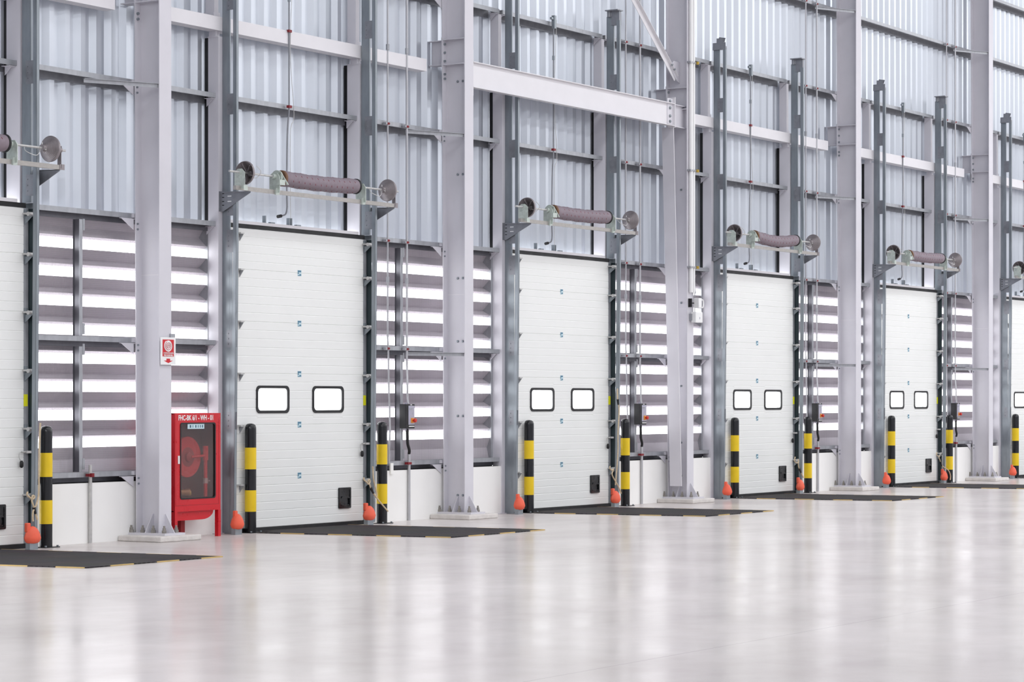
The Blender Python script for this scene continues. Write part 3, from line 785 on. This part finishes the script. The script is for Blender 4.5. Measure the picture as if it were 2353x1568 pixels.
for i in range(5):
    c = make_column(i); c['label'] = CLAB[i]
    o = MB(); o.box(-0.35, 0.335, -0.655, -0.045, 0, 0.062)
    po = o.build('column_plinth', 'plinth', loc=(CX[i], 0, 0), bevel=0.012)
    tag(po, 'pale concrete plinth under the ' + COLN[i], 'plinth', 'concrete column plinths')

# fly braces from girt to column front flange
FB = [(0, 5.06, 'lower high girt'), (1, 5.06, 'lower high girt'), (1, 2.222, 'mid-height girt'), (3, 5.06, 'lower high girt'), (3, 2.222, 'mid-height girt'),
      (3, 8.245, 'topmost girt'), (4, 5.06, 'lower high girt'), (4, 2.222, 'mid-height girt'), (4, 8.245, 'topmost girt')]
for i, z, nm in FB:
    zz = z - 0.075
    a = Vector((CX[i] - 0.86, -0.015, zz)); b = Vector((CX[i] - 0.085, -0.398, zz)); L = b - a
    m = MB(); m.bar((0, 0, 0), L, 0.05, 0.005); m.bar(Vector((0, 0, -0.02)) , L + Vector((0, 0, -0.02)), 0.005, 0.045)
    o = m.build('fly_brace', 'galv', loc=a); tag(o, 'grey fly brace from the %s to the %s' % (nm, COLN[i]), 'brace', 'fly braces on the columns')

# I-beam, raking brace, diagonal between second and braced column
t = thing('steel_beam', 'wide pale I-beam bolted between the second column and the braced column', 'beam', (CX[1], 0, 0))
xa, xb = 0.12, 5.53; y = -0.37; z0, z1 = 5.608, 5.945
m = MB(); m.box(xa, xb, y - 0.004, y + 0.004, z0, z1); m.box(xa, xb, y - 0.045, y + 0.045, z1 - 0.01, z1); m.box(xa, xb, y - 0.045, y + 0.045, z0, z0 + 0.01)
m.build('shaft', 'beam', t)
m = MB(); m.box(xa - 0.012, xa, y - 0.04, y + 0.12, 5.50, 6.10); m.build('end_plate', 'beam', t)
m = MB(); m.box(xb, xb + 0.012, y - 0.05, y + 0.08, z0 - 0.02, z1 + 0.09); m.build('end_plate', 'beam', t)
m = MB(); m.box(xb + 0.012, 5.98, y - 0.0, y + 0.09, z1 - 0.01, z1); m.box(xb + 0.012, 5.98, y - 0.0, y + 0.09, z0, z0 + 0.01); m.box(xb + 0.012, 5.98, y + 0.045, y + 0.053, z0, z1); m.build('column_stub', 'paint', t)
m = MB(); m.box(xb - 0.17, xb, y - 0.014, y - 0.004, 5.63, 6.01); m.build('splice_plate', 'paint', t)
m = MB()
for z in (5.67, 5.75, 5.87, 5.97):
    m.lathe([(0, 0.022), (0.014, 0.022), (0.024, 0.012)], (xb - 0.10, y - 0.014, z), (0, -1, 0), 10)
m.build('bolt', 'darkgalv', t, True)
t = thing('raking_brace', 'grey leaning brace standing against the braced column below the I-beam', 'brace', (CX[2], 0, 0))
xt, xbm = 9.90 - CX[2], 10.15 - CX[2]; zt, zbm = 5.60, 0.25
def rake(m, y0, y1, d0, d1):
    m.add([(xbm + d0, y0, zbm), (xbm + d1, y0, zbm), (xbm + d1, y1, zbm), (xbm + d0, y1, zbm), (xt + d0, y0, zt), (xt + d1, y0, zt), (xt + d1, y1, zt), (xt + d0, y1, zt)],
          [(0, 3, 2, 1), (4, 5, 6, 7), (0, 1, 5, 4), (1, 2, 6, 5), (2, 3, 7, 6), (3, 0, 4, 7)])
m = MB(); rake(m, -0.375, -0.18, 0.0, 0.008); m.build('flange', 'paint', t)
m = MB(); rake(m, -0.281, -0.275, 0.008, 0.09); m.build('web', 'paint', t)
m = MB(); rake(m, -0.377, -0.375, 0.0, 0.012); m.build('lit_edge', 'beam', t)  # paler paint stands for light caught along the plate edge
t = thing('diagonal_brace', 'pale diagonal brace running up from the braced column to the upper left', 'brace', (CX[2], 0, 0))
m = MB(); a = Vector((-0.12, -0.23, 6.36)); d = Vector((-1.249, 0, 1.005)); m.bar(a, a + d * 4.2, 0.006, 0.10, (0, 0, 1)); m.bar(a + Vector((0.02, -0.025, 0.035)), a + d * 4.2 + Vector((0.02, -0.025, 0.035)), 0.05, 0.006); m.build('angle_bar', 'beam', t)
m = MB(); m.prism([(-0.10, 6.33), (-0.006, 6.30), (-0.006, 6.62), (-0.20, 6.62), (-0.30, 6.52)], 'y', -0.245, -0.236); m.build('gusset_plate', 'paint', t)
m = MB()
for f in (0.10, 0.16): p = a + d * f; m.lathe([(0, 0.02), (0.014, 0.02), (0.022, 0.01)], (p.x + 0.03, -0.262, p.z + 0.03), (0, -1, 0), 10)
m.build('bolt', 'darkgalv', t, True)

# conduits and sensors on the braced column
t = thing('cable_trunking', 'white cable trunking pair running down the front of the braced column', 'trunking', (CX[2], 0, 0))
for x, r in ((-0.035, 0.03), (0.05, 0.022)):
    m = MB(); m.cyl((x, -0.45, 3.15), (x, -0.45, 12.3), r, 12); m.build('pipe', 'white', t, True)
m = MB(); m.tube([(0.098, -0.44, 12.3), (0.098, -0.44, 3.5), (0.085, -0.45, 3.3), (0.09, -0.46, 3.14)], 0.006, 6); m.build('thin_cable', 'galv', t, True)
for z in (6.6, 4.98, 3.53):
    m = MB(); m.box(-0.105, 0.125, -0.482, -0.42, z - 0.012, z + 0.012); m.build('bracket', 'galv', t)
    m = MB(); m.cyl((0.10, -0.49, z - 0.02), (0.10, -0.49, z + 0.02), 0.024, 10); m.build('clamp', 'brassclamp', t, True)
t = thing('sensor_box', 'white box sensor with rounded lamp loop, higher on the braced column', 'sensor', (CX[2], -0.42, 2.94))
m = MB(); m.box(0.03, 0.125, -0.13, -0.04, -0.02, 0.13); m.build('housing', 'white', t, bevel=0.008)
m = MB(); m.box(-0.06, 0.03, -0.05, -0.03, 0.045, 0.06); m.box(-0.068, -0.055, -0.06, -0.002, -0.01, 0.12); m.build('bracket', 'black', t)
m = MB(); m.tube([(0.12, -0.12, 0.10), (0.155, -0.13, 0.10), (0.175, -0.13, 0.05), (0.155, -0.13, -0.01), (0.12, -0.12, -0.01)], 0.009, 8); m.build('lamp_loop', 'white', t, True)
t = thing('sensor_box', 'plain white square box lower on the braced column beside the louvres', 'sensor', (CX[2], -0.42, 2.70))
m = MB(); m.box(-0.03, 0.19, -0.11, -0.03, 0.0, 0.16); m.build('housing', 'white', t, bevel=0.008)
m = MB(); m.box(0.085, 0.10, -0.113, -0.109, 0.05, 0.085); m.build('indicator', 'panelgrey', t)
m = MB(); m.box(-0.045, -0.03, -0.05, -0.0, 0.03, 0.13); m.build('bracket', 'galv', t)

# ------------------------------------------------------------------ bollards
BO = [-3.296, 0.099, 2.708, 6.146, 8.766, 12.203, 14.82, 18.199, 20.827, 24.176]
def make_bollard():
    t = thing('bollard', 'x', 'bollard', (0, 0, 0), 'black and yellow bollards guarding the doors')
    R = 0.066
    m = MB(); m.lathe([(0.008, R), (1.20, R), (1.225, R * 0.97), (1.248, R * 0.84), (1.260, R * 0.6), (1.266, R * 0.25)], (0, 0, 0), (0, 0, 1), 32); m.build('post', 'blackgloss', t, True)
    for z0, z1 in ((0.246, 0.493), (0.736, 0.986)):
        m = MB(); m.lathe([(z0, R + 0.0008), (z1, R + 0.0008)], (0, 0, 0), (0, 0, 1), 32); m.build('yellow_band', 'yellow', t, True)['label'] = 'yellow reflective band'
    m = MB(); m.box(-0.11, 0.11, -0.095, 0.05, 0, 0.009); m.build('base_plate', 'blackgloss', t)
    for x, y in ((-0.09, -0.08), (0.09, -0.08), (0.09, 0.03)):
        m = MB(); m.cyl((x, y, 0.009), (x, y, 0.024), 0.013, 6); m.build('bolt', 'darkgalv', t)
    return t
bp = make_bollard()
BL = []
for k in range(NB):
    if k: BL.append('striped bollard on the near side of the ' + DOOR[k])
    if k < 5: BL.append('striped bollard on the far side of the ' + DOOR[k])
for i, x in enumerate(BO):
    if i == 0: bp.location = (x, -0.205, 0); bp['label'] = BL[0]
    else: dup(bp, (x, -0.205, 0), BL[i])

# orange foot guards
def make_guard(side):
    t = thing('track_guard', 'x', 'guard', (0, 0, 0), 'orange foot guards on the tracks')
    m = MB(); vs = []; fs = []; nu, nv = 14, 12
    for i in range(nu + 1):
        th = pi * i / nu
        for j in range(nv):
            ph = 2 * pi * j / nv
            x = (0.088 if side < 0 else 0.104) * sin(th) * cos(ph); yy = (0.068 if side < 0 else 0.055) * sin(th) * sin(ph); z = 0.100 * cos(th)
            w = 1.0 + (0.10 if z < 0 else -0.20 * (z / 0.1))
            if z < -0.07: z = -0.07 + (z + 0.07) * 0.35
            vs.append((x * w, yy * w, z))
    for i in range(nu):
        for j in range(nv): fs.append((i * nv + j, i * nv + (j + 1) % nv, (i + 1) * nv + (j + 1) % nv, (i + 1) * nv + j))
    m.add(vs, fs); m.build('shell', 'orange', t, True)
    m = MB(); m.box(-0.05 if side < 0 else -0.09, 0.0 if side < 0 else -0.03, -0.01, 0.03, 0.04, 0.135); m.build('fixing_tab', 'orange', t, bevel=0.01)
    m = MB(); m.box(-0.06, 0.06, -0.02, 0.04, -0.14, -0.06); m.build('foot', 'darkgalv', t)
    return t
for side in (-1, 1):
    g0 = make_guard(side)
    for k in range(NB):
        if side < 0 and k == 0: continue
        if side > 0 and k == 5: continue
        loc = (BX[k] - 0.305, -0.335, 0.14) if side < 0 else (BX[k] + (2.32 if k == 0 else 2.245), -0.345, 0.14)
        lab = 'orange foot guard on the %s track of the %s' % ('near' if side < 0 else 'far', DOOR[k])
        if k == (1 if side < 0 else 0): g0.location = loc; g0['label'] = lab
        else: dup(g0, loc, lab)

# pull ropes on the far tracks
def rope(k, pts, loop, label):
    t = thing('pull_rope', label, 'rope', (BX[k], 0, 0), 'beige pull ropes on the tracks')
    m = MB()
    for p in pts: m.tube(p, 0.0095, 7)
    m.build('rope', 'rope', t, True)
    if loop:
        m = MB(); a, b = loop; m.cyl(a, b, 0.02, 8, r1=0.012); m.build('black_sleeve', 'black', t, True)
def rp(L, y=-0.335): return [(x, y, z) for x, z in L]
rope(0, [rp([(2.261, 0.594), (2.252, 0.566), (2.289, 0.537), (2.333, 0.518), (2.362, 0.54), (2.333, 0.552), (2.321, 0.501), (2.341, 0.455), (2.358, 0.42), (2.378, 0.363), (2.402, 0.305)]),
         rp([(2.44, 1.30), (2.425, 1.0), (2.419, 0.818), (2.419, 0.59), (2.394, 0.488), (2.362, 0.426), (2.333, 0.387), (2.329, 0.319), (2.335, 0.29)], -0.34)],
     ((2.350, -0.335, 0.43), (2.375, -0.335, 0.365)), 'knotted beige pull rope on the leftmost dock door')
rope(1, [rp([(2.15, 0.588), (2.146, 0.56), (2.194, 0.535), (2.243, 0.505), (2.275, 0.537), (2.259, 0.557), (2.235, 0.548), (2.259, 0.514), (2.283, 0.465), (2.324, 0.412), (2.398, 0.342), (2.504, 0.262), (2.653, 0.156)]),
         rp([(2.33, 0.72), (2.336, 0.679), (2.349, 0.559), (2.39, 0.448), (2.414, 0.371), (2.406, 0.333)])],
     ((2.285, -0.335, 0.46), (2.345, -0.335, 0.39)), 'beige pull rope slanting across a bollard by the dock door beside the cabinet')
rope(2, [rp([(2.317, 1.702), (2.325, 1.547), (2.365, 1.392), (2.334, 1.069), (2.334, 0.83), (2.306, 0.592), (2.27, 0.378), (2.26, 0.32)]),
         rp([(2.105, 0.596), (2.105, 0.561), (2.152, 0.536), (2.199, 0.547), (2.175, 0.511), (2.164, 0.476), (2.199, 0.428), (2.27, 0.366), (2.36, 0.28), (2.42, 0.195)])],
     ((2.325, -0.335, 1.55), (2.34, -0.335, 1.47)), 'long beige pull rope hanging by the third dock door from the left')
rope(3, [rp([(2.074, 0.613), (2.055, 0.543), (2.138, 0.513), (2.201, 0.526), (2.19, 0.56), (2.201, 0.45), (2.28, 0.37), (2.374, 0.269)])],
     ((2.22, -0.335, 0.42), (2.29, -0.335, 0.35)), 'short beige pull rope by the ' + DOOR[3])
rope(4, [rp([(1.934, 0.584), (1.92, 0.539), (2.026, 0.5), (2.05, 0.53), (2.026, 0.477), (2.064, 0.446), (2.16, 0.34)]) + [(2.28, -0.41, 0.25), (2.37, -0.415, 0.15), (2.36, -0.415, 0.07)]],
     ((2.09, -0.335, 0.41), (2.15, -0.335, 0.33)), 'short beige pull rope by the ' + DOOR[4])

# ------------------------------------------------------------------ dock levellers
def make_leveller():
    t = thing('dock_leveller', 'x', 'leveller', (0, 0, 0), 'dark dock leveller plates')
    q = [(0.34, -0.137), (2.08, -0.137), (2.40, -2.77), (0.47, -2.75), (0.075, -0.33), (0.34, -0.33)]
    m = MB(); m.prism(q, 'z', 0.001, 0.010); m.build('deck_plate', 'plate', t)
    e = MB(); w = 0.017
    for a, b, ins in ((q[1], q[2], 1), (q[2], q[3], 1), (q[3], q[4], 1)):
        A = Vector((*a, 0.006)); B = Vector((*b, 0.006)); L = (B - A).length; n = int(L / 0.29); d = (B - A) / n; s = Vector((d.y, -d.x, 0)).normalized()
        c = Vector((1.24, -1.4, 0.006))
        if (c - A).dot(s) > 0: s = -s
        for i in range(n): e.bar(A + d * i + s * (w / 2), A + d * (i + 1) + s * (w / 2), w, 0.010, mi=i % 2)
    e.build('hazard_edge', ['wornyellow', 'plate'], t)
    return t
lv = make_leveller()
for k in range(NB):
    lab = 'dark chequered leveller plate in the floor before the ' + DOOR[k]
    if k == 0: lv.location = (BX[0], 0, 0); lv['label'] = lab
    else: dup(lv, (BX[k], 0, 0), lab)

# ------------------------------------------------------------------ fire hose sign and cabinet
t = thing('fire_hose_sign', 'small white and red fire hose sign with down arrow on the column', 'sign', (-1.636, -0.44, 2.072))
m = MB(); m.box(-0.123, 0.123, -0.006, 0, -0.15, 0.15); m.build('plate', 'white', t)
m = MB(); m.box(-0.095, 0.093, -0.0075, -0.006, -0.06, 0.125); m.build('red_field', 'signred', t)
m = MB(); pts = []
for i in range(64):
    a = i / 63 * 5.6 * pi; r = 0.006 + 0.066 * i / 63
    pts.append((r * 1.0 * cos(-a + 0.9), -0.0085, 0.054 + r * sin(-a + 0.9) * 0.9))
m.tube(pts, 0.0045, 6, False)
m.lathe([(0, 0.062), (0.0004, 0.062)], (0, -0.0077, 0.054), (0, -1, 0), 24)
m.build('coil_symbol', 'white', t, True)
m = MB(); pts = []
for i in range(56):
    a = i / 55 * 5 * pi; r = 0.004 + 0.052 * i / 55
    pts.append((r * cos(-a - 1.2), -0.0105, 0.054 + r * sin(-a - 1.2) * 0.9))
m.tube(pts, 0.0022, 5, False); m.build('coil_gap', 'signred', t)
text('caption', 'FIRE HOSE REEL', 0.023, 'white', t, (0, -0.009, -0.055), 0.0005, 0.0006, 0.95, 'CENTER')
text('caption', 'สายฉีดน้ำดับเพลิง', 0.026, 'white', t, (0, -0.009, -0.031), 0.0005, 0.0003, 0.9, 'CENTER')
m = MB(); m.prism([(-0.03, -0.083), (0.03, -0.083), (0.03, -0.105), (0.075, -0.105), (0, -0.132), (-0.075, -0.105), (-0.03, -0.105)], 'y', -0.0078, -0.006); m.build('arrow', 'signred', t)
m = MB(); m.box(0.05, 0.13, 0.004, 0.03, 0.15, 0.19); m.box(-0.05, 0.05, 0.0, 0.02, -0.05, 0.05); m.build('bracket', 'galv', t)

X0, X1 = -1.423, -0.635; YF, YB = -0.36, -0.08
t = thing('fire_hose_cabinet', 'red fire hose cabinet on legs with smoked glass door and white lettering', 'cabinet', (X0, 0, 0))
W = X1 - X0
m = MB()
m.box(0, 0.012, YF + 0.02, YB, 0.30, 1.39); m.box(W - 0.012, W, YF + 0.02, YB, 0.30, 1.39); m.box(0, W, YF + 0.02, YB, 1.378, 1.39); m.box(0, W, YF + 0.02, YB, 0.30, 0.312); m.box(0, W, YB - 0.012, YB, 0.30, 1.39)
m.build('body', 'red', t)
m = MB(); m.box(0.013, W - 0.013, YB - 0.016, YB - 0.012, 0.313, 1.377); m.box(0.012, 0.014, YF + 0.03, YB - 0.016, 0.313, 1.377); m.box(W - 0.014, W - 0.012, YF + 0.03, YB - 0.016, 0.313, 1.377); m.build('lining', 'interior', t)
WI = (0.085, W - 0.09, 0.435, 1.285)
def sq(x0, x1, z0, z1, n=5):   # plain rectangle sampled like rrect
    return rrect(x0, x1, z0, z1, 0.0005, n)
m = MB(); m.ring(sq(0.0, W, 0.300, 1.39), rrect(WI[0], WI[1], WI[2], WI[3], 0.03), YF, YF + 0.02)
dr = m.build('door', 'red', t)
m = MB(); m.ring(rrect(WI[0], WI[1], WI[2], WI[3], 0.03), rrect(WI[0] + 0.016, WI[1] - 0.016, WI[2] + 0.014, WI[3] - 0.014, 0.025), YF - 0.006, YF + 0.012); m.build('glass_gasket', 'black', dr, True)
m = MB(); m.prism(rrect(WI[0] + 0.012, WI[1] - 0.012, WI[2] + 0.012, WI[3] - 0.012, 0.025), 'y', YF + 0.006, YF + 0.010); m.build('glass_pane', 'smoked', dr)
m = MB(); m.box(0.045, 0.07, YF - 0.012, YF, 0.83, 0.92); m.build('handle', 'white', dr, bevel=0.003)
m = MB(); m.box(0.004, W - 0.03, YF - 0.0012, YF, 0.366, 0.370); m.box(0.012, 0.016, YF - 0.0012, YF, 0.37, 1.33); m.box(W - 0.034, W - 0.030, YF - 0.0012, YF, 0.37, 1.33); m.build('door_gap', 'darkred', dr)
text('lettering', 'FHC-BK 6/1 - WH - 01', 0.080, 'white', t, (0.055, YF - 0.002, 1.312), 0.0008, 0.0017, 0.80)
m = MB(); m.box(0.215, 0.50, YF - 0.002, YF + 0.004, 1.215, 1.272)
for x, w in ((0.25, 0.022), (0.30, 0.008), (0.345, 0.018), (0.39, 0.01), (0.425, 0.012), (0.46, 0.016)): m.box(x, x + w, YF - 0.003, YF - 0.0018, 1.228, 1.258, 1)
m.build('paper_label', ['label', 'teal'], t)
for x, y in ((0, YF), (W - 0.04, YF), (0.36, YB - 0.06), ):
    m = MB(); m.box(x, x + (0.045 if y == YF else 0.07), y, y + 0.05, 0.0, 0.30); m.build('leg', 'red' if y == YF else 'darkred', t)  # back leg in darker red for the shade under the cabinet
m = MB()
prf = [(0.05, 0.30), (0.05, 0.20), (0.50, 0.20)] + [(0.50 + 0.20 * sin(radians(a)), 0.30 - 0.10 * cos(radians(a)) ) for a in (15, 30, 45, 60, 75, 90)]
m.prism(prf, 'y', YF + 0.03, YB - 0.02); m.build('drip_tray', 'red', t)
m = MB(); m.box(W - 0.002, W + 0.012, YF + 0.01, YF + 0.04, 0.72, 0.80); m.build('hinge', 'red', t)
hr = MB(); c = Vector((0.35, -0.20, 0.90))
hr.lathe([(-0.05, 0.03), (-0.05, 0.225), (-0.042, 0.23), (-0.036, 0.22), (-0.03, 0.14), (0.03, 0.14), (0.036, 0.22), (0.05, 0.22)], c, (0, 1, 0), 40)
rl = hr.build('hose_reel', 'red', t, True)
hb = MB(); hb.lathe([(0.05, 0.11), (0.053, 0.09), (0.055, 0.06), (0.075, 0.05), (0.085, 0.02)], c + Vector((0, 0, 0)), (0, -1, 0), 28); hb.build('reel_hub', 'darkred', rl, True)
pp = MB(); pp.tube([c + Vector((0.02, -0.08, 0)), c + Vector((0.26, -0.08, 0.01))], 0.016, 10, False); pp.cyl((0.62, -0.28, 1.02), (0.62, -0.28, 0.86), 0.032, 12); pp.cyl((0.62, -0.28, 0.88), (0.62, -0.28, 0.45), 0.022, 12)
pp.build('supply_pipe', 'red', t, True)
pp = MB(); pp.cyl((0.62, -0.28, 0.66), (0.62, -0.28, 0.60), 0.03, 10); pp.box(0.61, 0.68, -0.30, -0.285, 0.62, 0.635); pp.build('valve', 'brightgalv', t, True)
pp = MB(); pp.lathe([(0, 0.045), (0.10, 0.05), (0.16, 0.048), (0.17, 0.055), (0.20, 0.055), (0.20, 0.04), (0.12, 0.035)], (0.11, -0.24, 0.50), (1, -0.35, 0), 20); pp.build('hose_nozzle', 'brass', t, True)

# ------------------------------------------------------------------ camera
FPX = 5700.0; AL = radians(32.58714)
cam = bpy.data.cameras.new('camera'); co = bpy.data.objects.new('camera', cam); COL.objects.link(co)
cam.sensor_width = 36; cam.lens = FPX / 2353 * 36; cam.shift_x = 0; cam.shift_y = (921 - 784) / 2353
cam.clip_start = 0.1; cam.clip_end = 500
Rv = Vector((sin(AL), -cos(AL), 0)); Fv = Vector((cos(AL), sin(AL), 0)); Uv = Vector((0, 0, 1))
mw = Matrix((( Rv.x, Uv.x, -Fv.x, -22.45), (Rv.y, Uv.y, -Fv.y, -18.208), (Rv.z, Uv.z, -Fv.z, 1.53), (0, 0, 0, 1)))
co.matrix_world = mw
S.camera = co

# ------------------------------------------------------------------ light: bright sky outside, rows of added unseen area lights inside
w = bpy.data.worlds.new('sky'); S.world = w; w.use_nodes = True
bg = w.node_tree.nodes['Background']; bg.inputs['Color'].default_value = (0.97, 0.98, 1.0, 1); bg.inputs['Strength'].default_value = 5.2
def lamp(x, y, z, sx, sy, power, col=(0.955, 0.985, 1.0)):  # adds an unseen area light, not a lamp of the hall
    l = bpy.data.lights.new('hall_fill_light', 'AREA'); l.shape = 'RECTANGLE'; l.size = sx; l.size_y = sy; l.energy = power; l.color = col
    o = bpy.data.objects.new('hall_fill_light', l); COL.objects.link(o); o.location = (x, y, z)
    return o
for y, pw in ((-7, 730), (-16, 880), (-26, 880), (-36, 880)):
    for x, f in ((-29, 2.0), (3, 0.95), (27, 1.3), (51, 1.9)):  # leftmost lights added as fill for the column sides
        lamp(x, y, 12.2, 22 if x > 0 else 13, 1.6, pw * f * 0.97)

S.view_settings.view_transform = 'Standard'; S.view_settings.look = 'None'
S.view_settings.exposure = 0.0; S.view_settings.gamma = 1.0; S.view_settings.use_curve_mapping = False
S.cycles.use_denoising = True
S.cycles.max_bounces = 10; S.cycles.diffuse_bounces = 5; S.cycles.transparent_max_bounces = 12
S.cycles.sample_clamp_indirect = 6
